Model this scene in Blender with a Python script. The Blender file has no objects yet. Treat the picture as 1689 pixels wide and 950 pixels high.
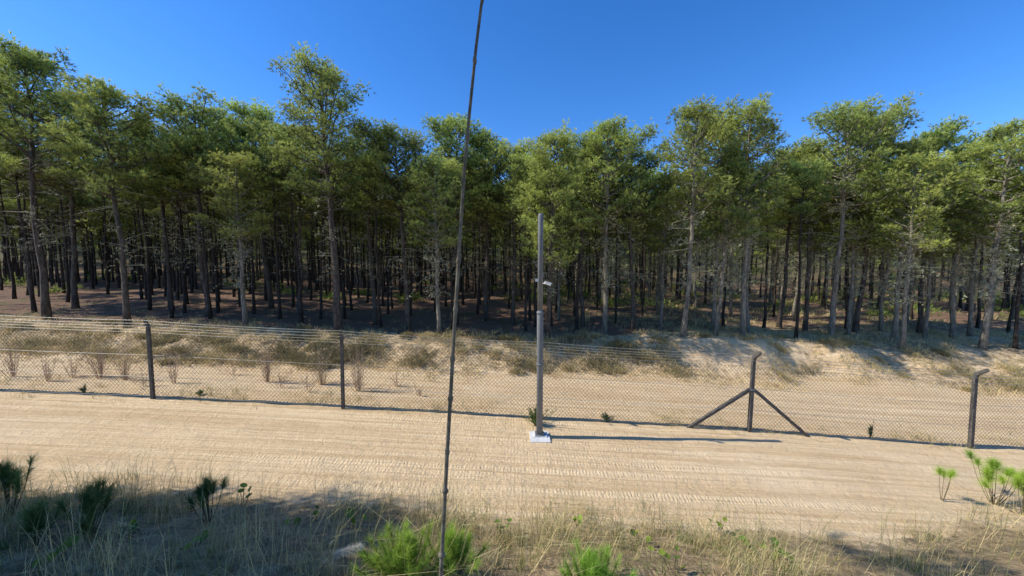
import bpy, math, random
import numpy as np
from mathutils import Vector
S=bpy.context.scene
COL=S.collection
rng=np.random.default_rng(7)
# ------------------------------------------------------------ camera
F=610.0; CAMZ=4.5; PITCH=math.radians(4.2)
cam=bpy.data.cameras.new("camera"); cam.lens=36*F/1689.0; cam.sensor_width=36; cam.clip_end=2000; cam.clip_start=0.05
co=bpy.data.objects.new("camera",cam); COL.objects.link(co)
co.location=(0,0,CAMZ); co.rotation_euler=(math.radians(90)-PITCH,0,0); S.camera=co
def at_depth(u,v,Y):
    a=(u-844.5)/F; b=(475-v)/F
    dy=math.cos(PITCH)+b*math.sin(PITCH); dz=-math.sin(PITCH)+b*math.cos(PITCH)
    return a*Y/dy, CAMZ+dz*Y/dy
# ------------------------------------------------------------ noise
def _h(ix,iy,s):
    n=(ix.astype(np.int64)*374761393+iy.astype(np.int64)*668265263+s*974634777)&0x7fffffff
    n=((n^(n>>13))*1274126177)&0x7fffffff
    n=n^(n>>16)
    return (n&0xffff)/65535.0
def vn(x,y,s=0):
    x=np.asarray(x,float); y=np.asarray(y,float)
    ix=np.floor(x); iy=np.floor(y); fx=x-ix; fy=y-iy
    fx=fx*fx*(3-2*fx); fy=fy*fy*(3-2*fy)
    a=_h(ix,iy,s);b=_h(ix+1,iy,s);c=_h(ix,iy+1,s);d=_h(ix+1,iy+1,s)
    return (a*(1-fx)+b*fx)*(1-fy)+(c*(1-fx)+d*fx)*fy
def fbm(x,y,s=0,o=4):
    t=0;a=.5;n=0
    for i in range(o):
        t=t+a*vn(x*2**i,y*2**i,s+i*17); n+=a; a*=.5
    return t/n
def sst(a,b,x):
    t=np.clip((x-a)/(b-a),0,1); return t*t*(3-2*t)
def edge_near(x):
    return 6.1+0.9*(fbm(x*.45,x*0+3,5)-.5)*2*.7+0.045*np.abs(x)+.9*sst(6,10,x)
def bank0(x): return 14.7+.07*np.clip(x,-14,16)+1.2*(fbm(x*.22,x*0+9,8)-.5)*2
def HT(x,y):
    x=np.asarray(x,float); y=np.asarray(y,float)
    z=-1.3*np.tanh(x/22)-.2*sst(6,14,x)
    e=edge_near(x)
    fg=1-sst(3.4,e+.1,y)
    z=z+fg*(1.0+.25*(fbm(x*.8,y*.8,21)-.5)*2)
    b=bank0(x)
    steep=2.0+2.2*vn(x*.15,x*0,33)
    z=z+sst(b,b+steep,y)*(.92+.03*np.clip(x,-8,14)+.4*(fbm(x*.22,y*.25,40)-.5))
    z=z+.30*np.exp(-((x-12)/5)**2-((y-17.6)/2.0)**2)
    z=z+.15*np.exp(-((x-5.2)/2.0)**2-((y-17.)/1.4)**2)
    z=z+.25*np.exp(-((x-17)/2.5)**2-((y-17.)/1.5)**2)
    z=z+sst(19,28,y)*((fbm(x*.1,y*.1,50)-.4)*1.0+.1)
    z=z+sst(45,112,y)*12*(.8+.4*fbm(x*.02,y*.02,3))
    # small lumps
    rough=sst(b-.8,b+.5,y)
    z=z+.18*(fbm(x*1.1,y*1.3,60)-.5)*(rough+fg*.7)+.09*(fbm(x*3.1,y*3.3,66)-.5)*rough
    z=z+.05*(fbm(x*1.2,y*2.5,61)-.5)+.04*(fbm(x*4,y*4.5,62)-.5)*np.exp(-((y-10.6)/.9)**2)
    # soft ruts
    rd=sst(e,e+.5,y)*(1-sst(9.6,10.1,y))
    wob=.12*(fbm(x*.15,x*0,70)-.5)
    for c in (6.95,7.4,7.62,8.05,8.5,8.75,9.15): z=z-.032*rd*np.exp(-((y-c-wob*(c-6))/.085)**2)*(.5+.8*vn(x*.3,x*0+c,71))
    rd2=sst(11,11.6,y)*(1-sst(b-.8,b,y))
    for c in (11.9,12.3,13.1,13.7): z=z-.07*rd2*np.exp(-((y-c-wob*3)/.16)**2)
    return z
# ------------------------------------------------------------ materials
def newmat(n):
    m=bpy.data.materials.new(n); m.use_nodes=True; nt=m.node_tree
    b=nt.nodes["Principled BSDF"]; b.inputs["Roughness"].default_value=.8
    b.inputs["Specular IOR Level"].default_value=.2
    return m,nt,b
def N(nt,t,**k):
    n=nt.nodes.new(t)
    for a,v in k.items(): setattr(n,a,v)
    return n
def L(nt,a,b): nt.links.new(a,b)
def mixc(nt,f,a,b,bt='MIX'):
    m=N(nt,'ShaderNodeMix',data_type='RGBA',blend_type=bt)
    for i,v in ((0,f),(6,a),(7,b)):
        if hasattr(v,'links'): L(nt,v,m.inputs[i])
        elif isinstance(v,(int,float)): m.inputs[i].default_value=v
        else: m.inputs[i].default_value=(*v,1)
    return m.outputs[2]
def noise(nt,sc,det=4,vec=None,rough=.6):
    n=N(nt,'ShaderNodeTexNoise'); n.inputs['Scale'].default_value=sc; n.inputs['Detail'].default_value=det; n.inputs['Roughness'].default_value=rough
    if vec is not None: L(nt,vec,n.inputs['Vector'])
    return n.outputs['Fac']
def ramp(nt,f,a,b):
    r=N(nt,'ShaderNodeMapRange'); r.inputs[1].default_value=a; r.inputs[2].default_value=b; L(nt,f,r.inputs[0]); return r.outputs[0]
def math_(nt,op,a,b=None):
    m=N(nt,'ShaderNodeMath',operation=op)
    for i,v in enumerate((a,b)):
        if v is None: continue
        if hasattr(v,'links'): L(nt,v,m.inputs[i])
        else: m.inputs[i].default_value=v
    return m.outputs[0]
# ground
def ground_mat():
    m,nt,b=newmat("ground")
    tc=N(nt,'ShaderNodeTexCoord').outputs['Object']
    at=N(nt,'ShaderNodeAttribute',attribute_name='col'); sep=N(nt,'ShaderNodeSeparateColor'); L(nt,at.outputs['Color'],sep.inputs[0])
    mp=N(nt,'ShaderNodeMapping'); mp.inputs['Scale'].default_value=(.08,5.5,1); L(nt,tc,mp.inputs[0])
    streak=noise(nt,1.0,5,mp.outputs[0],.65)
    mp2=N(nt,'ShaderNodeMapping'); mp2.inputs['Scale'].default_value=(.22,15,1); L(nt,tc,mp2.inputs[0])
    streak2=noise(nt,1.0,4,mp2.outputs[0],.65)
    big=noise(nt,.55,4,tc); fine=noise(nt,14,6,tc,.7); grain=noise(nt,60,3,tc,.7); pock=noise(nt,4.5,5,tc,.7)
    sand=mixc(nt,ramp(nt,streak,.38,.60),(.71,.495,.27),(.91,.685,.41))
    sand=mixc(nt,ramp(nt,streak2,.5,.68),sand,(.64,.44,.235))
    sand=mixc(nt,math_(nt,'MULTIPLY',ramp(nt,big,.5,.75),.5),sand,(.92,.71,.44))
    sand=mixc(nt,math_(nt,'MULTIPLY',ramp(nt,fine,.52,.75),.4),sand,(.54,.37,.20))
    # debris specks
    spk=noise(nt,5,8,tc,.85)
    litter=mixc(nt,ramp(nt,fine,.3,.7),(.10,.06,.036),(.36,.22,.145))
    litter=mixc(nt,ramp(nt,big,.54,.68),litter,(.15,.13,.055))
    soil=mixc(nt,ramp(nt,spk,.4,.6),(.60,.43,.24),(.17,.125,.06))
    soil=mixc(nt,ramp(nt,grain,.45,.7),soil,(.32,.235,.12))
    br=noise(nt,3.5,6,tc,.75)
    fG=ramp(nt,math_(nt,'ADD',sep.outputs[2],math_(nt,'MULTIPLY',math_(nt,'SUBTRACT',br,.5),1.6)),.35,.65)
    fL=ramp(nt,math_(nt,'ADD',sep.outputs[1],math_(nt,'MULTIPLY',math_(nt,'SUBTRACT',br,.5),1.3)),.35,.65)
    c=mixc(nt,fG,sand,soil); c=mixc(nt,fL,c,litter)
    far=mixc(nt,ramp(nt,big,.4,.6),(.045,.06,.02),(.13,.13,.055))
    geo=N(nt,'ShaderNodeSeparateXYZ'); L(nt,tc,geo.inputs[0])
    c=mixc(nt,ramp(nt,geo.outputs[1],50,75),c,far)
    L(nt,c,b.inputs['Base Color']); b.inputs['Roughness'].default_value=.95
    # bump : treads + grains
    wv=N(nt,'ShaderNodeTexWave',wave_type='BANDS',bands_direction='X'); wv.inputs['Scale'].default_value=4.2; wv.inputs['Distortion'].default_value=5; wv.inputs['Detail Scale'].default_value=1.8; wv.inputs['Detail'].default_value=4
    L(nt,tc,wv.inputs['Vector'])
    roadm=ramp(nt,geo.outputs[1],13.5,12.5)
    tread=math_(nt,'MULTIPLY',math_(nt,'MULTIPLY',wv.outputs['Fac'],ramp(nt,streak,.47,.6)),roadm)
    h=math_(nt,'ADD',math_(nt,'MULTIPLY',tread,.30),math_(nt,'MULTIPLY',streak2,1.5))
    h=math_(nt,'ADD',h,math_(nt,'MULTIPLY',pock,1.8))
    h=math_(nt,'ADD',h,math_(nt,'MULTIPLY',fine,1.2)); h=math_(nt,'ADD',h,math_(nt,'MULTIPLY',grain,.3))
    bp=N(nt,'ShaderNodeBump'); bp.inputs['Distance'].default_value=.035; bp.inputs['Strength'].default_value=.95; L(nt,h,bp.inputs['Height']); L(nt,bp.outputs[0],b.inputs['Normal'])
    return m
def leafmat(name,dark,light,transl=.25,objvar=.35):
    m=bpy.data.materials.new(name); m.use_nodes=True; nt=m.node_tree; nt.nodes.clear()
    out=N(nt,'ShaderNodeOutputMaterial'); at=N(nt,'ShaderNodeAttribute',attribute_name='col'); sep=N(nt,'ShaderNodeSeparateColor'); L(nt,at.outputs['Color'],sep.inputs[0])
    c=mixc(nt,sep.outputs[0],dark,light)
    oi=N(nt,'ShaderNodeObjectInfo')
    hsv=N(nt,'ShaderNodeHueSaturation'); L(nt,c,hsv.inputs['Color'])
    r=N(nt,'ShaderNodeMapRange'); L(nt,oi.outputs['Random'],r.inputs[0]); r.inputs[3].default_value=1-objvar; r.inputs[4].default_value=1+objvar; L(nt,r.outputs[0],hsv.inputs['Value'])
    r2=N(nt,'ShaderNodeMapRange'); rr=math_(nt,'FRACT',math_(nt,'MULTIPLY',oi.outputs['Random'],7.31)); L(nt,rr,r2.inputs[0]); r2.inputs[3].default_value=.488; r2.inputs[4].default_value=.512; L(nt,r2.outputs[0],hsv.inputs['Hue'])
    d=N(nt,'ShaderNodeBsdfPrincipled'); L(nt,hsv.outputs[0],d.inputs['Base Color']); d.inputs['Roughness'].default_value=.55; d.inputs['Specular IOR Level'].default_value=.25
    t=N(nt,'ShaderNodeBsdfTranslucent'); L(nt,hsv.outputs[0],t.inputs['Color'])
    ms=N(nt,'ShaderNodeMixShader'); ms.inputs[0].default_value=transl; L(nt,d.outputs[0],ms.inputs[1]); L(nt,t.outputs[0],ms.inputs[2]); L(nt,ms.outputs[0],out.inputs[0])
    return m
def barkmat(name,a,bc,sc=9):
    m,nt,b=newmat(name); tc=N(nt,'ShaderNodeTexCoord').outputs['Object']
    mp=N(nt,'ShaderNodeMapping'); mp.inputs['Scale'].default_value=(1,1,.3); L(nt,tc,mp.inputs[0])
    n=noise(nt,sc,5,mp.outputs[0],.7); c=mixc(nt,ramp(nt,n,.35,.65),a,bc)
    L(nt,c,b.inputs['Base Color']); b.inputs['Roughness'].default_value=.95
    bp=N(nt,'ShaderNodeBump'); bp.inputs['Distance'].default_value=.03; L(nt,n,bp.inputs['Height']); L(nt,bp.outputs[0],b.inputs['Normal'])
    return m
def plain(name,a,bc,sc=6,rough=.8,metal=0,bump=.003):
    m,nt,b=newmat(name); tc=N(nt,'ShaderNodeTexCoord').outputs['Object']
    n=noise(nt,sc,6,tc,.7); c=mixc(nt,ramp(nt,n,.35,.65),a,bc)
    L(nt,c,b.inputs['Base Color']); b.inputs['Roughness'].default_value=rough; b.inputs['Metallic'].default_value=metal
    bp=N(nt,'ShaderNodeBump'); bp.inputs['Distance'].default_value=bump; L(nt,n,bp.inputs['Height']); L(nt,bp.outputs[0],b.inputs['Normal'])
    return m
M_G=ground_mat()
M_NEED=leafmat("pine_needles",(.10,.14,.032),(.60,.65,.165),.35,.2)
M_BARK=barkmat("shaded_pine_bark",(.024,.018,.014),(.09,.073,.058))  # darker copy for interior trunks, forest shade put into the colour
M_BARKF=barkmat("sunlit_pine_bark",(.045,.034,.026),(.17,.14,.11))  # lighter copy for front trunks, sunlight put into the colour
M_BARKP=barkmat("pale_pine_bark",(.10,.085,.065),(.36,.315,.24))
M_LICH=leafmat("lichen",(.24,.22,.14),(.58,.56,.37),.1,.2)
M_GRASS=leafmat("dry_grass",(.10,.16,.028),(.78,.62,.31),.2,.0)
M_SEED=leafmat("seedling_needles",(.13,.26,.03),(.56,.76,.12),.35,.1)
M_SEEDD=leafmat("shaded_needles_and_weeds",(.04,.09,.025),(.20,.30,.09),.3,.15)  # dark seedling green with shade painted in; also colours the weeds
M_SCRUB=leafmat("scrub_leaves",(.14,.12,.045),(.56,.45,.22),.2,.1)
M_RED=leafmat("dry_twigs",(.36,.25,.16),(.62,.48,.33),.1,.12)
M_BROAD=leafmat("broad_leaves",(.07,.15,.03),(.36,.46,.05),.3,.15)
M_PLUME=leafmat("plume",(.7,.64,.52),(.9,.86,.76),.3,.05)
M_STEM=plain("green_stem",(.10,.08,.04),(.18,.14,.08),30)
M_CONC=plain("dark_concrete",(.055,.05,.045),(.15,.14,.125),14)  # dark mottled grey for posts and braces
M_CONCL=plain("pale_concrete",(.55,.55,.53),(.75,.74,.71),9)
M_STEEL=plain("galvanised_steel",(.16,.168,.17),(.22,.23,.235),5,.6,.0,.001)
M_WIRE=plain("fence_wire",(.15,.14,.125),(.22,.21,.19),3,.6,.2,.0005)
M_WIRE2=plain("galvanised_wire",(.28,.27,.25),(.40,.39,.36),3,.5,.2,.0005)
M_WHITE=plain("white_plastic",(.6,.6,.58),(.7,.7,.68),9,.4)
M_BLACK=plain("black_glass",(.02,.02,.02),(.04,.04,.04),9,.2)
M_BAMB=plain("bamboo",(.10,.085,.06),(.25,.22,.165),14,.6)
# ------------------------------------------------------------ mesh helpers
def mk(name,V,T,mats,mi=None,col=None,smooth=False):
    V=np.asarray(V,dtype=np.float32); T=np.asarray(T,dtype=np.int32); k=T.shape[1]
    me=bpy.data.meshes.new(name); me.vertices.add(len(V)); me.vertices.foreach_set("co",V.ravel())
    me.loops.add(T.size); me.loops.foreach_set("vertex_index",T.ravel())
    me.polygons.add(len(T)); me.polygons.foreach_set("loop_start",np.arange(0,T.size,k,dtype=np.int32)); me.polygons.foreach_set("loop_total",np.full(len(T),k,dtype=np.int32))
    for m in mats: me.materials.append(m)
    if mi is not None: me.polygons.foreach_set("material_index",np.asarray(mi,dtype=np.int32))
    me.polygons.foreach_set("use_smooth",np.full(len(T),smooth,dtype=bool))
    if col is not None:
        a=me.color_attributes.new("col",'FLOAT_COLOR','POINT'); c=np.ones((len(V),4),np.float32)
        col=np.asarray(col,np.float32)
        if col.ndim==1: c[:,0]=col; c[:,1]=col; c[:,2]=col
        else: c[:,:3]=col
        a.data.foreach_set("color",c.ravel())
    me.update(calc_edges=True); return me
def ob(name,me,parent=None,loc=None,**k):
    o=bpy.data.objects.new(name,me); COL.objects.link(o)
    if parent is not None: o.parent=parent
    if loc is not None: o.location=loc
    for a,v in k.items(): o[a]=v
    return o
class B:
    def __init__(s): s.V=[];s.T=[];s.M=[];s.C=[];s.n=0
    def add(s,V,T,m=0,c=.5):
        V=np.asarray(V,float);T=np.asarray(T,int)
        s.V.append(V);s.T.append(T+s.n);s.M.append(np.full(len(T),m)); s.C.append(np.full(len(V),c) if np.isscalar(c) else np.asarray(c)); s.n+=len(V)
    def mesh(s,name,mats,smooth=False):
        return mk(name,np.vstack(s.V),np.vstack(s.T),mats,np.concatenate(s.M),np.concatenate(s.C),smooth)
def tube(P,R,n=6,cap=True):
    P=np.asarray(P,float);R=np.broadcast_to(np.asarray(R,float),(len(P),))
    Tn=np.gradient(P,axis=0); Tn/=np.linalg.norm(Tn,axis=1)[:,None]+1e-9
    up=np.array([0,0,1.]) if abs(Tn[:,2]).mean()<.8 else np.array([1.,0,0])
    A=np.cross(Tn,up); A/=np.linalg.norm(A,axis=1)[:,None]+1e-9; Bv=np.cross(Tn,A)
    an=np.arange(n)*2*math.pi/n
    V=(P[:,None,:]+R[:,None,None]*(np.cos(an)[None,:,None]*A[:,None,:]+np.sin(an)[None,:,None]*Bv[:,None,:])).reshape(-1,3)
    T=[]
    for i in range(len(P)-1):
        for j in range(n):
            a=i*n+j;b=i*n+(j+1)%n;c=a+n;d=b+n; T+=[(a,b,d),(a,d,c)]
    if cap:
        V=np.vstack([V,P[0],P[-1]]);e=len(V)
        for j in range(n): T.append((e-2,(j+1)%n,j)); T.append((e-1,(len(P)-1)*n+j,(len(P)-1)*n+(j+1)%n))
    return V,np.array(T)
def box(c,s,rot=None,taper=1.0):
    x,y,z=np.array(s)/2; V=[]
    for dz in(-1,1):
        k=1 if dz<0 else taper
        for dx,dy in((-1,-1),(1,-1),(1,1),(-1,1)): V.append((dx*x*k,dy*y*k,dz*z))
    V=np.array(V)
    if rot is not None: V=V@np.array(rot.to_matrix()).T
    return V+np.array(c),np.array([(0,2,1),(0,3,2),(4,5,6),(4,6,7),(0,1,5),(0,5,4),(1,2,6),(1,6,5),(2,3,7),(2,7,6),(3,0,4),(3,4,7)])
def nrm(a): return a/(np.linalg.norm(a,axis=-1,keepdims=True)+1e-9)
def needles(P,D,C,k,ln,w,spread,r):
    n=len(P); P=np.repeat(P,k,0);D=np.repeat(D,k,0);C=np.repeat(C,k)
    d=nrm(D+r.normal(0,spread,(n*k,3))); l=ln*r.uniform(.65,1.25,(n*k,1))
    s=nrm(np.cross(d,r.normal(0,1,(n*k,3))))*w/2
    V=np.stack([P-s,P+s,P+d*l],1).reshape(-1,3); T=np.arange(n*k*3).reshape(-1,3)
    return V,T,np.repeat(np.clip(C+r.normal(0,.1,n*k),0,1),3)
def blades(P,h,w,lean,c,r):
    n=len(P); az=r.uniform(0,2*math.pi,n); dr=np.stack([np.cos(az),np.sin(az),az*0],1)
    sd=np.stack([-np.sin(az+.5),np.cos(az+.5),az*0],1)*(w/2)[:,None]
    up=np.array([0,0,1.]); hh=h[:,None]; le=lean[:,None]
    m=P+up*hh*.55+dr*hh*le*.25; t=P+up*hh*(1-.25*le)+dr*hh*le*.9
    V=np.stack([P-sd,P+sd,m-sd*.7,m+sd*.7,t],1).reshape(-1,3)
    o=(np.arange(n)*5)[:,None,None]; T=(np.array([(0,1,3),(0,3,2),(2,3,4)])[None]+o).reshape(-1,3)
    return V,T,np.repeat(c,5)
# ------------------------------------------------------------ ground
def axis(segs):
    a=[]
    for s,e,st in segs: a+=list(np.arange(s,e,st))
    return np.array(a+[segs[-1][1]])
xs=axis([(-300,-60,12),(-60,-28,1),(-28,-16,.25),(-16,16,.09),(16,28,.25),(28,60,1),(60,300,12)])
ys=axis([(-30,2,1),(2,3.4,.15),(3.4,10.2,.04),(10.2,14.5,.06),(14.5,20,.09),(20,30,.25),(30,70,1),(70,200,5),(200,500,20)])
X,Y=np.meshgrid(xs,ys); Z=HT(X,Y); V=np.stack([X,Y,Z],-1).reshape(-1,3)
E=edge_near(X); Bk=bank0(X)
nz=fbm(X*.7,Y*.7,90)
fgm=1-sst(E-.8,E+.3,Y)
fen=np.exp(-((Y-10.6)/.45)**2)*.42*(nz*1.4)
bk=sst(Bk-1.2,Bk+.6,Y)*(.28+.58*nz)
mound=np.exp(-((X-11.5)/5)**2-((Y-16.8)/1.9)**2)
Bc=np.clip(fgm*(.40+.75*nz)+fen+bk-.35*mound,0,1)
li=sst(16.2,18.,Y+(nz-.5)*3-sst(2,14,X)*3.8)*(1-.25*sst(4,20,X)-.4*sst(6,14,X)*(1-sst(20,28,Y)))
Gc=np.clip(li+(1-sst(E-2.2,E-.6,Y))*(.1+.65*nz)*(1-.6*sst(-3,2,X)),0,1)  # litter; on the near dune stronger at left to paint in deeper shade
colr=np.stack([1-Bc,Gc,Bc],-1).reshape(-1,3)
nx,ny=len(xs),len(ys)
I=np.arange(nx*ny).reshape(ny,nx); Q=np.stack([I[:-1,:-1],I[:-1,1:],I[1:,1:],I[1:,:-1]],-1).reshape(-1,4)
cx=((X[:-1,:-1]+X[1:,1:])/2).ravel(); cy=((Y[:-1,:-1]+Y[1:,1:])/2).ravel(); jn=(fbm(cx*2,cy*2,77)-.5)*.5
near=(cy>edge_near(cx)+.1+jn)&(cy<10.0+jn)
farr=(cy>11.1+jn)&(cy<bank0(cx)-.6+jn)
def sub(mask,name,**k):
    q=Q[mask]; u,inv=np.unique(q,return_inverse=True)
    me=mk(name,V[u],inv.reshape(-1,4),[M_G],None,colr[u],True); ob(name,me,kind="structure",category=k["c"],label=k["l"])
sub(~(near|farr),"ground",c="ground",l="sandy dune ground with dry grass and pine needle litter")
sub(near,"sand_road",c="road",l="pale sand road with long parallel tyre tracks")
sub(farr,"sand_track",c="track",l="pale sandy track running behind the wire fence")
def gz(x,y): return float(HT(np.array([x]),np.array([y]))[0])
def ground_hit(u,v):
    a=(u-844.5)/F;b=(475-v)/F; dy=math.cos(PITCH)+b*math.sin(PITCH); dz=-math.sin(PITCH)+b*math.cos(PITCH)
    t=np.arange(2,60,.01); h=HT(a*t,dy*t); i=np.argmax(CAMZ+dz*t<h); return a*t[i],dy*t[i],float(h[i])
# ------------------------------------------------------------ trees
def tree_parts(seed,H=11.,cb=.52,R=2.0,nl=30,lich=.5,low=False,r0=.13,bright=0.,dead=30):
    r=np.random.default_rng(seed); W=B(); 
    n=12; t=np.linspace(0,1,n); wx=np.cumsum(r.normal(0,.045,n));wy=np.cumsum(r.normal(0,.045,n)); wx-=wx[0];wy-=wy[0]
    sp=np.stack([wx+t*r.normal(0,.15),wy+t*r.normal(0,.15),t*H],1); rad=r0*(1-t)**.75+.015; rad[0]*=1.35
    sp[0,2]=-.3
    v,T=tube(sp,rad,4 if low else 8); W.add(v,T)
    P=[];D=[];C=[];LP=[];LC=[]
    pos=lambda s:np.array([np.interp(s,t,sp[:,i]) for i in range(3)])
    sg=5 if not low else 3
    for i in range(nl):
        s=(i+r.uniform(0,1))/nl; tt=cb+(.97-cb)*s; a=i*2.4+r.normal(0,.4)
        pr=(.75+.25*min(1,s/.3))*max(0,1-s**3)**.5*.98+.12
        Ln=R*pr*r.uniform(.65,1.08); el=math.radians(10+34*s+r.normal(0,8))
        d=np.array([math.cos(a)*math.cos(el),math.sin(a)*math.cos(el),math.sin(el)])
        q=np.linspace(0,1,sg)[:,None]; lp=pos(tt)+d*Ln*q+np.array([0,0,1.])*(q**2)*.2*Ln+r.normal(0,.04,(sg,3))*q
        v,T=tube(lp,np.linspace(.035,.01,sg)*(.6+Ln/3),3 if low else 4,False); W.add(v,T,0,.5)
        bri=np.clip(.26+.38*s+bright+r.normal(0,.2),0,1)  # limbs higher in the crown painted lighter, as if sunlit
        ends=[lp[-1]]
        for k in range(r.integers(2,3) if low else r.integers(4,8)):
            qq=r.uniform(.3,1); base=lp[0]*(1-qq)+lp[-1]*qq+np.array([0,0,1])*(qq**2-qq)*.2*Ln
            aa=a+r.choice([-1,1])*r.uniform(.4,1.4); dd=np.array([math.cos(aa),math.sin(aa),r.uniform(.1,1.1)]); ll=r.uniform(.22,.55)*min(1.2,.5+Ln/3)
            e=base+nrm(dd)*ll; ends.append(e)
            if not low: v,T=tube([base,(base+e)/2+r.normal(0,.03,3),e],[.014,.011,.007],3,False); W.add(v,T)
        for e in ends:
            m=6 if low else 15; off=r.normal(0,1,(m,3))*(np.array([.36,.36,.24]) if low else np.array([.155,.155,.11]))
            P.append(e+off); D.append(nrm(off*(1.5 if low else 6)+np.array([0,0,.45])+r.normal(0,.12,(m,3)))); C.append(np.full(m,np.clip(bri+r.normal(0,.13),0,1))+off[:,2]*(.7 if low else 2.4))  # tuft tops coloured lighter as painted highlights, undersides darker
        if not low and r.random()<lich*(1.3-s):
            for k in range(int(16*(1.1-s))):
                LP.append(lp[r.integers(0,sg)]+r.normal(0,.22,3)); LC.append(r.uniform(.2,.9))
    # dead limbs
    for i in range(0 if low else dead):
        s=r.uniform(.24,cb+.12); a=r.uniform(0,6.28); Ln=r.uniform(.3,1.9)*min(1.,.3+s); d=np.array([math.cos(a),math.sin(a),r.normal(.05,.25)])
        q=np.linspace(0,1,5)[:,None]; lp=pos(s)+d*Ln*q-np.array([0,0,1.])*(q**2)*.12*Ln+np.cumsum(r.normal(0,.03,(5,3)),0)*q
        v,T=tube(lp,np.linspace(.018,.005,5),4,False); W.add(v,T,1 if r.random()<lich+.15 else 0,r.uniform(.1,.6))
        for k in range(r.integers(2,6)):
            b=lp[r.integers(1,5)]; e=b+r.normal(0,.24,3)*Ln; v,T=tube([b,(b+e)/2+r.normal(0,.03,3),e],[.009,.007,.005],3,False); W.add(v,T,1 if r.random()<lich+.15 else 0,r.uniform(.1,.7))
            if r.random()<lich:
                for j in range(3): LP.append(e+r.normal(0,.08,3)); LC.append(r.uniform(.2,1))
    if LP:
        LP=np.array(LP); v,T,c=needles(LP,r.normal(0,1,(len(LP),3)),np.array(LC),7,.11,.022,.9,r); W.add(v,T,1,c)
    P=np.vstack(P);D=np.vstack(D);C=np.concatenate(C)
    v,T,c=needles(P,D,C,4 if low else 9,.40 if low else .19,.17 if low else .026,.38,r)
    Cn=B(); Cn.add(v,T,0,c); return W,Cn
specs=[]  # variants
for i in range(7): specs.append(dict(seed=100+i,cb=.66+.025*(i%3),R=1.35+.15*(i%3),lich=.15,nl=18,r0=.085,dead=20))
for i in range(5): specs.append(dict(seed=200+i,cb=.52+.02*i,R=1.85+.1*i,lich=.45,nl=44,bright=.05,r0=.12))      # front edge
for i in range(4): specs.append(dict(seed=300+i,cb=.50+.03*i,R=1.75+.1*i,lich=1.0,nl=38,bright=.15,r0=.115,dead=38))      # lichened
specs.append(dict(seed=400,cb=.48,R=2.5,lich=.5,nl=64,H=14.,r0=.18,bright=0.05))
specs.append(dict(seed=403,cb=.38,R=1.65,lich=.4,nl=50,H=11.,r0=.11,bright=.30))
specs.append(dict(seed=404,cb=.45,R=1.9,lich=0,nl=38,H=11.,r0=.11,bright=.1,dead=0))
tm=[]
for i,s in enumerate(specs):
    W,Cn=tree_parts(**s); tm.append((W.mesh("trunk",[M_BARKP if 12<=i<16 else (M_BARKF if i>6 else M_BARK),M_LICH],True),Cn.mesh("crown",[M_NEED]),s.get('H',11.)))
placed=[]
proto={}
def tree(x,y,Hh,var,label,rz=None,tilt=(0,0),width=1.):
    tr,cr,H0=tm[var]; s=Hh/H0
    e=bpy.data.objects.new("pine_tree",None); e.empty_display_size=.3; COL.objects.link(e)
    e.location=(x,y,gz(x,y)); e.scale=(s**.7*width,s**.7*width,s); e.rotation_euler=(tilt[0],tilt[1],rng.uniform(0,6.28) if rz is None else rz)
    e["label"]=label; e["category"]="tree"; e["group"]="pine trees of the forest"
    if var in proto:
        a=proto[var][0].copy(); b=proto[var][1].copy()
    else:
        a=bpy.data.objects.new("trunk",tr); b=bpy.data.objects.new("crown",cr); proto[var]=(a,b)
    for o in (a,b): o.parent=e; COL.objects.link(o)
    placed.append((x,y))
LA="pine with bare lower trunk and dense green crown"
LB="tall pine towering over its neighbours, wide open crown"
LC_="pine with pale lichen-covered branches and grey trunk"
LD_="slim young pine with bright green low crown"
# (u top, v top, depth, variant, label)
front=[(35,68,18.5,7,LA),(95,160,22,9,LA),(180,138,17.8,8,LA),(262,198,22,10,LA),(325,178,20.5,11,LA),(385,192,23,7,LA),(432,175,24,9,LA),
(545,100,17.9,16,LB),(480,205,22,8,LA),(610,215,21,10,LA),(668,218,19,11,LA),(748,192,21.5,8,LA),(800,222,23,7,LA),(845,240,22,9,LA),
(905,222,18.2,17,LD_),(965,232,22,11,LA),(1003,200,20,12,LC_),(1052,228,21,10,LA),(1140,168,19,13,LC_),(1190,195,21.3,14,LC_),(1243,166,19.6,12,LC_),
(1300,248,24,8,LA),(1345,235,23,9,LA),(1395,172,20.8,15,LC_),(1435,190,22.5,11,LA),(1500,225,21,13,LC_),(1545,210,23,8,LA),(1600,235,22,14,LC_),(1655,202,19.6,12,LC_),
(-60,110,20,11,LA),(1745,190,20,15,LC_),(-160,120,21,8,LA),(1840,200,20,14,LA),(720,260,18.3,12,LA),(390,250,18.2,12,LA)]
for u,v,D_,var,lb in front:
    D_=D_-1.0
    x,z=at_depth(u,v,D_); g=gz(x,D_)
    tree(x,D_,(z-g)*.965,var,lb,tilt=(rng.normal(0,.012),rng.normal(0,.015)))
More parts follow.
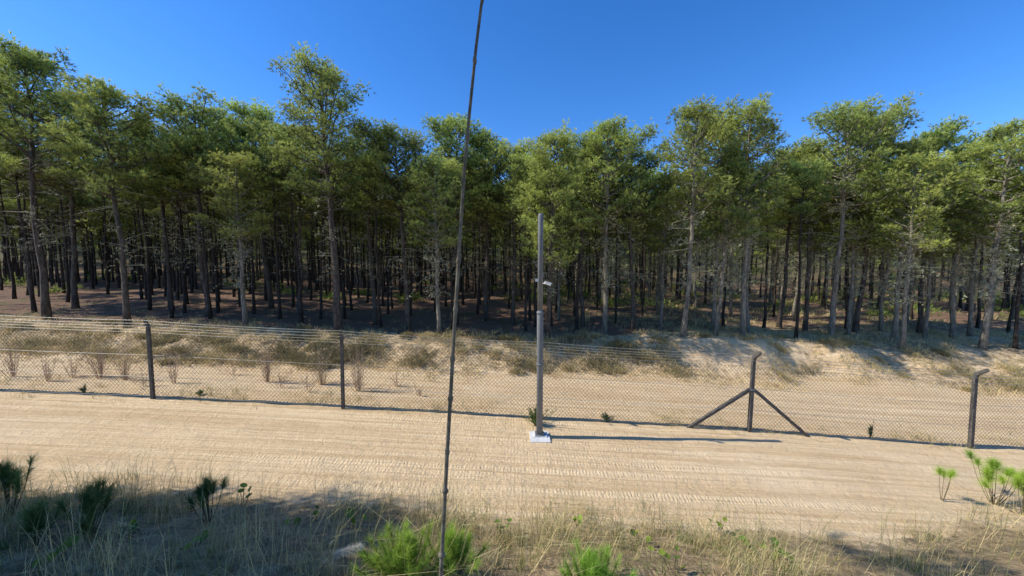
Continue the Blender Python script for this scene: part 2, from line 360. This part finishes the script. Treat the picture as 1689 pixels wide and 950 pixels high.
# random fill
def ok(x,y,d):
    for a,b in placed:
        if (a-x)**2+(b-y)**2<d*d: return False
    return True
cand=0;nind=0
while cand<12000 and nind<250:
    cand+=1
    y=18.2+ (rng.random()**1.1)*25; 
    x=rng.uniform(-1.5*y,1.45*y)
    if not ok(x,y,1.1): continue
    dens=1.0 if x<4 else (.55 if x<.9*y else .45)
    if x>.5*y and y>28: dens=.22
    if rng.random()>dens: continue
    if y<20 and rng.random()<.4: continue
    Hh=rng.uniform(8.0,10.0) if y<30 else rng.uniform(8.6,11.)
    var=int(rng.integers(0,7)) if (x<2 or rng.random()<.4) else int(rng.integers(12,16))
    tree(x,y,Hh,var,LA if var<12 else LC_,tilt=(rng.normal(0,.012),rng.normal(0,.012)),width=.95); nind+=1
# added unseen trees: left ones shade the near dune, rear ones cut sky fill
for x,y,h in ((-10.2,4.3,5.2),(-9.0,3.0,5.4),(-9.8,3.2,6.8),(-11.2,4.4,6.8),(-8.8,1.6,6.8),(-12.2,4.9,5.5),(-9.3,4.0,5.8),(-10.8,3.6,6.0),(-4.3,2.5,15.),
   (-7,-3,9),(-3.5,-4,10),(-.5,-3.6,9.5),(3,-4,10),(6,-3.2,9),(9,-2,8),(-10,-1.5,8.5)):
    tree(x,y,h,18,"added unseen pine on the dune, placed to block light")
# far forest : one mass
lows=[]
for i in range(4):
    W,Cn=tree_parts(500+i,cb=.5 if i<2 else .2,R=1.9,nl=16,low=True,lich=0,r0=.12)
    lows.append((np.vstack(W.V),np.vstack(W.T),np.vstack(Cn.V),np.vstack(Cn.T),np.concatenate(Cn.C)))
FB=B(); k=0
for i in range(14000):
    if k>=1250: break
    y=33+(rng.random()**1.4)*85; x=rng.uniform(-1.5*y,1.45*y)
    if x>.25*y and rng.random()<.55: continue
    if not ok(x,y,1.4): continue
    placed.append((x,y)); k+=1
    a,b,c,d,e=lows[rng.integers(0,2) if y<52 else rng.integers(0,4)]; s=rng.uniform(.75,1.05); th=rng.uniform(0,6.28); Rm=np.array([[math.cos(th),-math.sin(th),0],[math.sin(th),math.cos(th),0],[0,0,1]])
    o=np.array([x,y,gz(x,y)]); FB.add(a@Rm.T*s+o,b,0,.5); FB.add(c@Rm.T*s*np.array([1.,1,1])+o,d,1,e*.8)
ob("forest",FB.mesh("forest",[M_BARK,M_NEED]),kind="stuff",category="forest",label="dense distant pine forest behind the nearer trunks")
# young undergrowth bushes deep in the forest (mass)
U=B()
for i in range(260):
    y=rng.uniform(28,75); x=rng.uniform(-1.4*y,1.4*y)
    if x<3 and rng.random()<.6: continue
    g=gz(x,y); r_=rng.uniform(.3,1.0); m=60
    off=rng.normal(0,1,(m,3))*np.array([r_,r_,r_*.5]); off[:,2]=abs(off[:,2])
    v,T,c=needles(np.array([x,y,g])+off,nrm(off+np.array([0,0,.5])),np.full(m,rng.uniform(.1,.8)),6,.3,.06,.5,rng); U.add(v,T,0,c)
ob("undergrowth",U.mesh("undergrowth",[M_NEED]),kind="stuff",category="undergrowth",label="low green bushes growing between the pine trunks")
# low scrub on the bank, plus dark bushes standing in for shadow
U=B()
def bush(x,y,r_,c0):
    m=110; off=rng.normal(0,1,(m,3))*np.array([r_,r_*.7,r_*.45]); off[:,2]=abs(off[:,2])
    Pp=np.array([x,y,0])+off; Pp[:,2]=HT(Pp[:,0],Pp[:,1])+off[:,2]
    v,T,c=needles(Pp,nrm(off+np.array([0,0,.5])),np.clip(c0+off[:,2]*.5,0,1),6,.17,.014,.5,rng); U.add(v,T,0,c)
for i in range(150):
    x=rng.uniform(-22,24); b_=float(bank0(np.array([x]))[0]); y=b_+rng.uniform(-.2,3.0)
    if 7<x<16 and rng.random()<.7: continue
    bush(x,y,rng.uniform(.10,.32),rng.uniform(.2,1))
for xa,xb,n_ in ((-10.4,-6.,14),(1.8,6.2,8)):  # extra dark clusters added as shadow patches on the bank
    for i in range(n_):
        x=rng.uniform(xa,xb); b_=float(bank0(np.array([x]))[0]); bush(x,b_+rng.uniform(.3,1.6),rng.uniform(.2,.35),rng.uniform(0,.3))
ob("bank_scrub_and_shade",U.mesh("bank_scrub_and_shade",[M_SCRUB]),kind="stuff",category="scrub",label="low straw and olive scrub on the sandy bank, dark clusters stand in for shadow")
# ------------------------------------------------------------ grasses
def scatter(n,xr,yr,dens):
    x=rng.uniform(*xr,n);y=rng.uniform(*yr,n); k=rng.random(n)<dens(x,y); return x[k],y[k]
def grass(name,label,x,y,per,rad,hm,w,cmean):
    n=len(x); X2=np.repeat(x,per)+rng.normal(0,rad,n*per); Y2=np.repeat(y,per)+rng.normal(0,rad,n*per)
    P=np.stack([X2,Y2,HT(X2,Y2)-.01],1); hs=np.repeat(rng.uniform(.4,1.4,n),per)*hm*rng.uniform(.5,1.2,n*per)
    c=np.clip(np.repeat(rng.normal(cmean,.38,n),per)+rng.normal(0,.14,n*per),0,1)
    v,T,cc=blades(P,hs,np.full(n*per,w),rng.uniform(.1,1.4,n*per),c,rng)
    ob(name,mk(name,v,T,[M_GRASS],None,cc),kind="stuff",category="grass",label=label)
def d1(x,y): return np.clip((1-sst(edge_near(x)-.6,edge_near(x)+.25,y))*(.05+1.0*sst(.46,.68,fbm(x*1.1,y*1.1,90))),0,1)
x,y=scatter(5000,(-11,11),(2.6,8),d1); grass("dry_grass","dry straw and green grass covering the near dune",x,y,11,.06,.28,.0058,.5)
x,y=scatter(2300,(-11,11),(3.2,8.3),lambda x,y:np.clip(d1(x,y)+.22*(y<edge_near(x)+.1),0,1)); grass("long_grass","long thin arching grass stems on the near dune",x,y,6,.09,.78,.0052,.65)
def d2(x,y): 
    b=bank0(x); far=sst(17.3,18.6,y)*(1-sst(2,8,x)); return sst(b-1.4,b+.5,y)*(1-sst(20,24,y)*.6)*sst(.38,.60,fbm(x*.6,y*.6,90))*(1-.7*np.exp(-((x-11.5)/4.5)**2-((y-16.8)/1.6)**2))*(1-.95*far)
x,y=scatter(20000,(-28,30),(13,25),d2); grass("bank_grass","dry yellowish grass tufts on the sandy bank",x,y,9,.10,.26,.012,.85)
x,y=scatter(5500,(4,50),(19,48),lambda x,y:.8*sst(.4,.6,fbm(x*.3,y*.3,91))); grass("forest_grass","sunlit dry grass between the pine trunks",x,y,8,.15,.35,.03,.75)
x,y=scatter(3400,(-16,17),(9.9,12),lambda x,y:np.exp(-((y-10.8)/.6)**2)*sst(.42,.65,fbm(x*.8,y*.8,92))*.8); grass("fence_grass","sparse dry weeds along the foot of the fence",x,y,8,.07,.19,.006,.6)
# ------------------------------------------------------------ fence
FY=10.3
fence=ob("chain_link_fence",None,loc=(0,FY,gz(0,FY)),category="fence",label="wire mesh fence with concrete posts and barbed wire along sand road")
f0=np.array(fence.location)
pxs=[-21.3,-15.8,-10.25,-4.83,.80,6.82,13.22,19.5]
def post(x):
    g=gz(x,FY); b=B(); hs=2.1 if x>0 else 2.08; w=.09 if x>0 else .08; ar=.27 if x>0 else .09
    prof=[(0,0,-.4,1),(0,0,hs,.92),(0,-.04,hs+.10,.85),(0,-ar,hs+(.28 if x>0 else .22),.65)]
    V=[];T=[]
    for (dx,dy,dz,k) in prof:
        for a,c in((-1,-1),(1,-1),(1,1),(-1,1)): V.append((a*w/2*k,dy+c*w/2*k,dz+(c*.04*k if dz>hs and x>0 else 0)))
    for i in range(3):
        for j in range(4):
            a=i*4+j;c=i*4+(j+1)%4; T+=[(a,c,c+4),(a,c+4,a+4)]
    T+=[(12,13,14),(12,14,15),(0,2,1),(0,3,2)]
    b.add(V,T); 
    o=ob("fence_post",b.mesh("fence_post",[M_CONC]),fence,(x-f0[0],0,g-f0[2])); return o,g
gp={}
for x in pxs:
    o,g=post(x); gp[x]=g
    o.rotation_euler=(0,rng.normal(0,.012),0)
    if abs(x-6.82)<.1:
        for sx in(-1,1):
            xe=x+sx*1.88; ze=gz(xe,FY)-g-.12
            A=Vector((sx*.05,0,1.25)); E_=Vector((sx*1.88,0,ze)); d=E_-A
            b=B(); v,T=box((0,0,0),(.08,.08,d.length)); rot=d.to_track_quat('Z','Y'); v=v@np.array(rot.to_matrix()).T+np.array((A+E_)/2); b.add(v,T)
            ob("brace",b.mesh("brace",[M_CONC]),o,(0,0,0))
        b=B(); v,T=box((0,0,1.25),(.13,.13,.05)); b.add(v,T); ob("bracket",b.mesh("bracket",[M_STEEL]),o,(0,0,0))
# mesh wires
def top(x): return np.interp(x,pxs,[gp[p] for p in pxs])
Hm=1.9; p=.105; x0,x1=pxs[0],pxs[-1]
def ribbon(Vs,P,Q,w):
    d=nrm(Q-P); n=np.array([0,1.,0]); s=nrm(np.cross(d,n))*w/2; n2=n*w/2
    for o in (s,n2*np.ones_like(P)):
        Vs.append(np.stack([P-o,P+o,Q+o,Q-o],1).reshape(-1,3))
st=np.arange(x0-Hm,x1+Hm,p); Vs=[]
for sg_ in(1,-1):
    A=np.stack([st,st*0,st*0+.03],1); Bq=np.stack([st+sg_*Hm*.9,st*0,st*0+Hm],1)
    for i in range(3):
        P=A+(Bq-A)*i/3;Q_=A+(Bq-A)*(i+1)/3
        ok_=(P[:,0]>x0)&(P[:,0]<x1)&(Q_[:,0]>x0)&(Q_[:,0]<x1); P=P[ok_].copy();Q_=Q_[ok_].copy()
        P[:,2]+=top(P[:,0]);Q_[:,2]+=top(Q_[:,0]); ribbon(Vs,P,Q_,.0075)
Vv=np.vstack(Vs); Tq=np.arange(len(Vv)).reshape(-1,4); Vv=Vv+np.array([0,FY+.075,0])-f0
me=mk("wire_mesh",Vv,Tq,[M_WIRE],None,None); ob("wire_mesh",me,fence,label="thin diamond wire netting")
def strand(name,dy,dz,barbs,r=.005,sag=.03):
    bb=B()
    for i in range(len(pxs)-1):
        xa,xb=pxs[i],pxs[i+1]; t=np.linspace(0,1,13); s_=sag*rng.uniform(.5,1.6)
        P=np.stack([xa+(xb-xa)*t,np.full(13,dy),gp[xa]+(gp[xb]-gp[xa])*t+dz-s_*4*t*(1-t)],1); P[:,1]+=FY
        v,T=tube(P-f0,r,4); bb.add(v,T)
        if barbs:
            for q in np.arange(.02,1,.022):
                c=np.array([np.interp(q,t,P[:,j]) for j in range(3)])-f0
                for k_ in range(2):
                    d=rng.normal(0,1,3); d=d/np.linalg.norm(d)*.024; v,T=tube([c-d,c+d],.0022,3,False); bb.add(v,T)
    ob(name,bb.mesh(name,[M_WIRE2]),fence)
for dy,dz in((-.05,2.10),(-.10,2.19),(-.13,2.28)): strand("barbed_wire",dy,dz,True)
for dz in (1.98,1.90,1.25,.62,.06): strand("tension_wire",.07,dz,False,.0045,.012)
# ------------------------------------------------------------ camera pole
PD=9.25
px_,pz_=at_depth(890,722,PD); g=gz(px_,PD); PH=at_depth(890,352,PD)[1]-g
pole=ob("camera_pole",None,loc=(px_,PD,g),category="pole",label="tall grey steel pole with small camera on white concrete base")
b=B(); v,T=box((0,-.02,-.02),(.52,.60,.12),None,.97); b.add(v,T); v,T=box((0.02,.06,.055),(.34,.32,.04),None,.92); b.add(v,T)
ob("plinth",b.mesh("plinth",[M_CONCL]),pole,label="white concrete base slab")
b=B(); v,T=tube([(0,.03,.06),(0,.03,3.25),(0,.03,3.30)],[.082,.080,.07],20); b.add(v,T); v,T=tube([(0,.03,3.29),(0,.03,PH-.06),(0,.03,PH)],[.068,.066,.055],20); b.add(v,T)
for zz in(3.22,1.9): v,T=tube([(0,.03,zz),(0,.03,zz+.05)],[.090,.090],20); b.add(v,T)
v,T=box((0,.03,.085),(.24,.24,.02)); b.add(v,T)
for sx in(-1,1):
    for sy in(-1,1): v,T=tube([(sx*.09,.03+sy*.09,.095),(sx*.09,.03+sy*.09,.13)],.012,6); b.add(v,T)
ob("shaft",b.mesh("shaft",[M_STEEL],True),pole)
CZ=at_depth(890,466,PD)[1]-g
b=B(); v,T=tube([(.05,-.03,CZ-.02),(.13,-.08,CZ-.02)],.014,8); b.add(v,T); v,T=box((-.09,-.06,CZ+.06),(.07,.06,.06)); b.add(v,T); ob("bracket",b.mesh("bracket",[M_CONCL]),pole)
b=B(); d=Vector((.9,-.25,-.28)).normalized(); c0=Vector((.09,-.08,CZ)); v,T=tube([c0,c0+d*.02,c0+d*.17,c0+d*.18],[.022,.034,.034,.03],14); b.add(v,T)
v,T=box((0,0,0),(.08,.010,.19)); v=v@np.array(d.to_track_quat('Z','Y').to_matrix()).T+np.array(c0+d*.11+Vector((0,0,.041))); b.add(v,T)
cm=ob("security_camera",b.mesh("security_camera",[M_WHITE],False),pole)
b=B(); v,T=tube([c0+d*.175,c0+d*.183],.022,14); b.add(v,T); ob("lens",b.mesh("lens",[M_BLACK]),cm)
# ------------------------------------------------------------ bamboo cane
pts=[(726,1050),(727,950),(732,850),(738,740),(744,640),(750,530),(757,420),(765,290),(775,180),(785,80),(795,0),(800,-60)]
P=[]
for u,v in pts:
    yy=2.2; x,z=at_depth(u,v,yy); P.append((x,yy,z))
g=gz(P[0][0],2.2); P=[(P[0][0]-.02,2.2,g-.1)]+P
P=np.array(P); zz=np.linspace(P[0][2],P[-1][2],80); q=np.stack([np.interp(zz,P[:,2],P[:,0]),np.full(80,2.2),zz],1)
rr=np.interp(zz,[zz[0],zz[-1]],[.0155,.008])
b=B(); v,T=tube(q-q[0],rr,10); b.add(v,T)
z=zz[0]+.3
while z<zz[-1]-.05:
    i=np.array([np.interp(z,zz,q[:,j]) for j in range(3)])-q[0]; r1=np.interp(z,zz,rr); k_=1.3+rng.uniform(0,.45)
    v,T=tube([i-np.array([0,0,.022]),i-np.array([0,0,.006]),i+np.array([0,0,.006]),i+np.array([0,0,.02])],[r1*1.0,r1*k_,r1*k_*.95,r1*1.0],10,False); b.add(v,T); z+=rng.uniform(.22,.46)
ob("bamboo_cane",b.mesh("bamboo_cane",[M_BAMB],True),loc=tuple(q[0]),category="cane",label="thin greyish brown bamboo cane with knotted joints standing upright")
# ------------------------------------------------------------ plants
def seedling(u,v,h,w,mat,label,n=14,cname="young_pine",t0=.3,nl_=.14,per=120,nw=.0045,spread=.55,hmin=.65):
    x,y,g=ground_hit(u,v); e=ob(cname,None,loc=(x,y,g),category="plant",label=label,group="young pine plants on the near dune")
    b=B();c=B(); r=rng
    for i in range(n):
        a=r.uniform(0,6.28); sp=min(abs(r.normal(0,.6)),1.2); tip=np.array([math.cos(a)*sp*w,math.sin(a)*sp*w,h*r.uniform(hmin,1.0)*(1-.3*sp)])
        base=np.array([tip[0]*.15,tip[1]*.15,-.03]); mid=base*.5+tip*.5+np.array([tip[0],tip[1],0])*.12
        v_,T=tube([base,mid,tip],[.008,.006,.003],4,False); b.add(v_,T)
        t=r.uniform(t0,1,per)[:,None]; Pn=base*(1-t)+tip*t+np.array([tip[0],tip[1],0])*.24*t*(1-t)*2
        ax=nrm(tip-mid); D=nrm(ax*1.0+r.normal(0,spread,(per,3)))
        v_,T,cc=needles(Pn,D,np.clip(t[:,0]*.4+r.uniform(-.1,.6)+r.normal(0,.15,per),0,1),2,nl_,nw,.12,r); c.add(v_,T,0,cc)
    ob("stem",b.mesh("stem",[M_STEM]),e); ob("foliage",c.mesh("foliage",[mat]),e)
LB1="bright green young pine with soft long needles"; LB2="young pine in shade, its dark green with shade painted in"; LB3="thin young pine sapling with needle tufts on bare stems"
seedling(672,955,.54,.42,M_SEED,LB1,60,per=130,nw=.0028,spread=.5,nl_=.12); seedling(745,945,.46,.30,M_SEED,LB1,36,per=130,nw=.0028,spread=.5,nl_=.12)
seedling(978,985,.50,.38,M_SEED,LB1,50,per=130,nw=.0028,spread=.5,nl_=.12)
seedling(150,880,.70,.42,M_SEEDD,LB2,16,t0=.55,nl_=.15,nw=.004); seedling(345,860,.74,.30,M_SEEDD,LB2,13,t0=.7,nl_=.15,nw=.004); seedling(15,850,.85,.42,M_SEEDD,LB2,18,t0=.55,nl_=.15,nw=.004); seedling(60,900,.5,.3,M_SEEDD,LB2,10,nw=.004)
seedling(1553,826,1.0,.12,M_SEED,LB3,4,t0=.84,nl_=.16,per=140,nw=.0035,spread=1.0); seedling(1640,832,1.28,.75,M_SEED,LB3,16,t0=.86,nl_=.18,per=170,nw=.0035,spread=1.0,hmin=.45); seedling(1688,850,1.0,.55,M_SEED,LB3,12,t0=.84,nl_=.17,per=170,nw=.0035,spread=1.0,hmin=.45)
# weeds and twiggy shrubs near fence
def twig(x,y,h,w,n,mat,name,label,grp,leaf=0,cat="plant"):
    g=gz(x,y); c=B(); r=rng
    for i in range(n):
        a=r.uniform(0,6.28); sp=abs(r.normal(0,.5)); tip=np.array([math.cos(a)*sp*w,math.sin(a)*sp*w,h*r.uniform(.4,1.05)])
        v_,T=tube([(tip[0]*.2,tip[1]*.2,-.02),tip*np.array([.6,.6,.5])+r.normal(0,.02,3),tip],[.0045,.004,.002],3,False); c.add(v_,T,0,r.uniform(.1,.8))
        t=r.uniform(.2,1,10+leaf)[:,None]; Pn=tip*t; v_,T,cc=needles(Pn,nrm(np.array([0,0,1.])+r.normal(0,.5,(10+leaf,3))),np.full(10+leaf,r.uniform(.2,.9)),2,.12 if not leaf else .08,.005 if not leaf else .014,.4,r); c.add(v_,T,0,cc)
    ob(name,c.mesh(name,[mat]),loc=(x,y,g),label=label,category=cat,group=grp)
for u,D_,h,w,n in ((20,11.6,1.1,.7,30),(75,11.3,.8,.6,18),(118,11.9,.8,.7,20),(165,12.0,1.3,.8,44),(205,11.8,1.15,.7,34),(285,11.6,.9,.5,18),(440,12.2,1.4,.5,36),(462,11.8,.7,.5,14),(530,12.3,1.4,.55,40),(590,11.9,1.45,.6,44),(505,11.4,.6,.5,12),(235,11.2,.6,.5,12),(385,12.6,.5,.6,10),(655,12.4,.5,.5,10),(690,11.6,.4,.4,8)):
    x,_=at_depth(u,600,D_); twig(x,D_,h,w,n,M_RED,"dry_shrub","thin pale reddish dry shrub growing beside the fence","dry shrubs beside the fence")
for u,v,h,w,n in ((885,702,.5,.36,44),(1000,695,.22,.25,20),(1435,722,.5,.12,10),(330,652,.13,.25,10),(140,648,.2,.15,10)):
    x,y,g=ground_hit(u,v); twig(x,y,h,w,n,M_SEEDD,"green_weed","small green weed growing in the sand","green weeds along the fence",leaf=8)
# broad-leaved plants
def broad(u,v,n,s,h,label):
    x,y,g=ground_hit(u,v); c=B(); st=B(); e=ob("broadleaf_plant",None,loc=(x,y,g),category="plant",label=label,group="broadleaf plants on the near dune")
    for i in range(n):
        o=np.append(rng.normal(0,s*1.6,2),rng.uniform(.5,1)*h); a=nrm(rng.normal(0,.45,3)+np.array([0,-.35,.8])); t=nrm(np.cross(a,rng.normal(0,1,3))); w=np.cross(a,t)
        k=10; an=np.arange(k)*2*math.pi/k; R_=s*rng.uniform(.7,1.1)*(1+.12*np.cos(an)); V_=o+R_[:,None]*(np.cos(an)[:,None]*t+np.sin(an)[:,None]*w*.85); V_=np.vstack([V_,o-a*s*.22])
        c.add(V_,[(j,(j+1)%k,k) for j in range(k)],0,rng.uniform(.1,.8)); v_,T=tube([(o[0]*.3,o[1]*.3,-.02),o-a*s*.2],.005,4,False); st.add(v_,T)
    ob("stem",st.mesh("stem",[M_STEM]),e); ob("foliage",c.mesh("foliage",[M_BROAD]),e)
for u,v,n,s,h in ((485,875,3,.05,.18),(400,835,4,.06,.3),(585,870,5,.05,.25),(830,880,5,.05,.22),(1275,925,11,.06,.25),(1235,915,6,.055,.2),(240,880,5,.055,.2),(520,860,4,.045,.2),(320,905,5,.05,.15),(1185,880,5,.045,.2),(955,870,4,.05,.25),(90,930,5,.055,.2),(1060,900,5,.05,.25),(1110,940,5,.05,.25)):
    broad(u,v,n,s,h,"low plant with round yellow-green leaves")
# plume
x,y,g=ground_hit(580,940); b=B(); t=np.linspace(0,1,70)[:,None]; Pn=np.array([-.13,-.1,.26])*(1-t)+np.array([.13,-.08,.33])*t
v_,T,cc=needles(np.repeat(Pn,10,0),nrm(np.array([1,0,.2])+rng.normal(0,.7,(700,3))),np.full(700,.5),2,.06,.005,.3,rng); b.add(v_,T,0,cc); v_,T=tube([(-.13,-.1,.26),(-.2,-.05,.1),(-.25,0,-.05)],.004,4); b.add(v_,T,0,.1)
ob("grass_plume",b.mesh("grass_plume",[M_PLUME]),loc=(x,y,g),category="plant",label="fluffy cream seed plume above the dry grass")
# ------------------------------------------------------------ light
el=math.radians(42.6); dirv=Vector((1,.08,-math.tan(el))).normalized()
sun=bpy.data.lights.new("sun",'SUN'); sun.energy=5.0; sun.angle=math.radians(.53); sun.color=(1,.95,.84)
so=bpy.data.objects.new("sun",sun); COL.objects.link(so); so.rotation_euler=dirv.to_track_quat('-Z','Y').to_euler()
w=bpy.data.worlds.new("World"); S.world=w; w.use_nodes=True; nt=w.node_tree
sk=N(nt,'ShaderNodeTexSky',sky_type='NISHITA'); sk.sun_disc=False; sk.sun_elevation=el
sk.sun_rotation=math.atan2(-dirv.x,-dirv.y); sk.altitude=0; sk.air_density=1.0; sk.dust_density=.2; sk.ozone_density=2.0
tint=mixc(nt,1.0,sk.outputs[0],(.76,.90,1.2),'MULTIPLY')
hs=N(nt,'ShaderNodeHueSaturation'); hs.inputs['Saturation'].default_value=1.18; hs.inputs['Value'].default_value=1.18; L(nt,tint,hs.inputs['Color'])
bg=nt.nodes['Background']; L(nt,hs.outputs[0],bg.inputs[0]); bg.inputs[1].default_value=.15
S.view_settings.view_transform='Standard'; S.view_settings.look='None'; S.view_settings.exposure=0
print("trees",nind,"far",k)
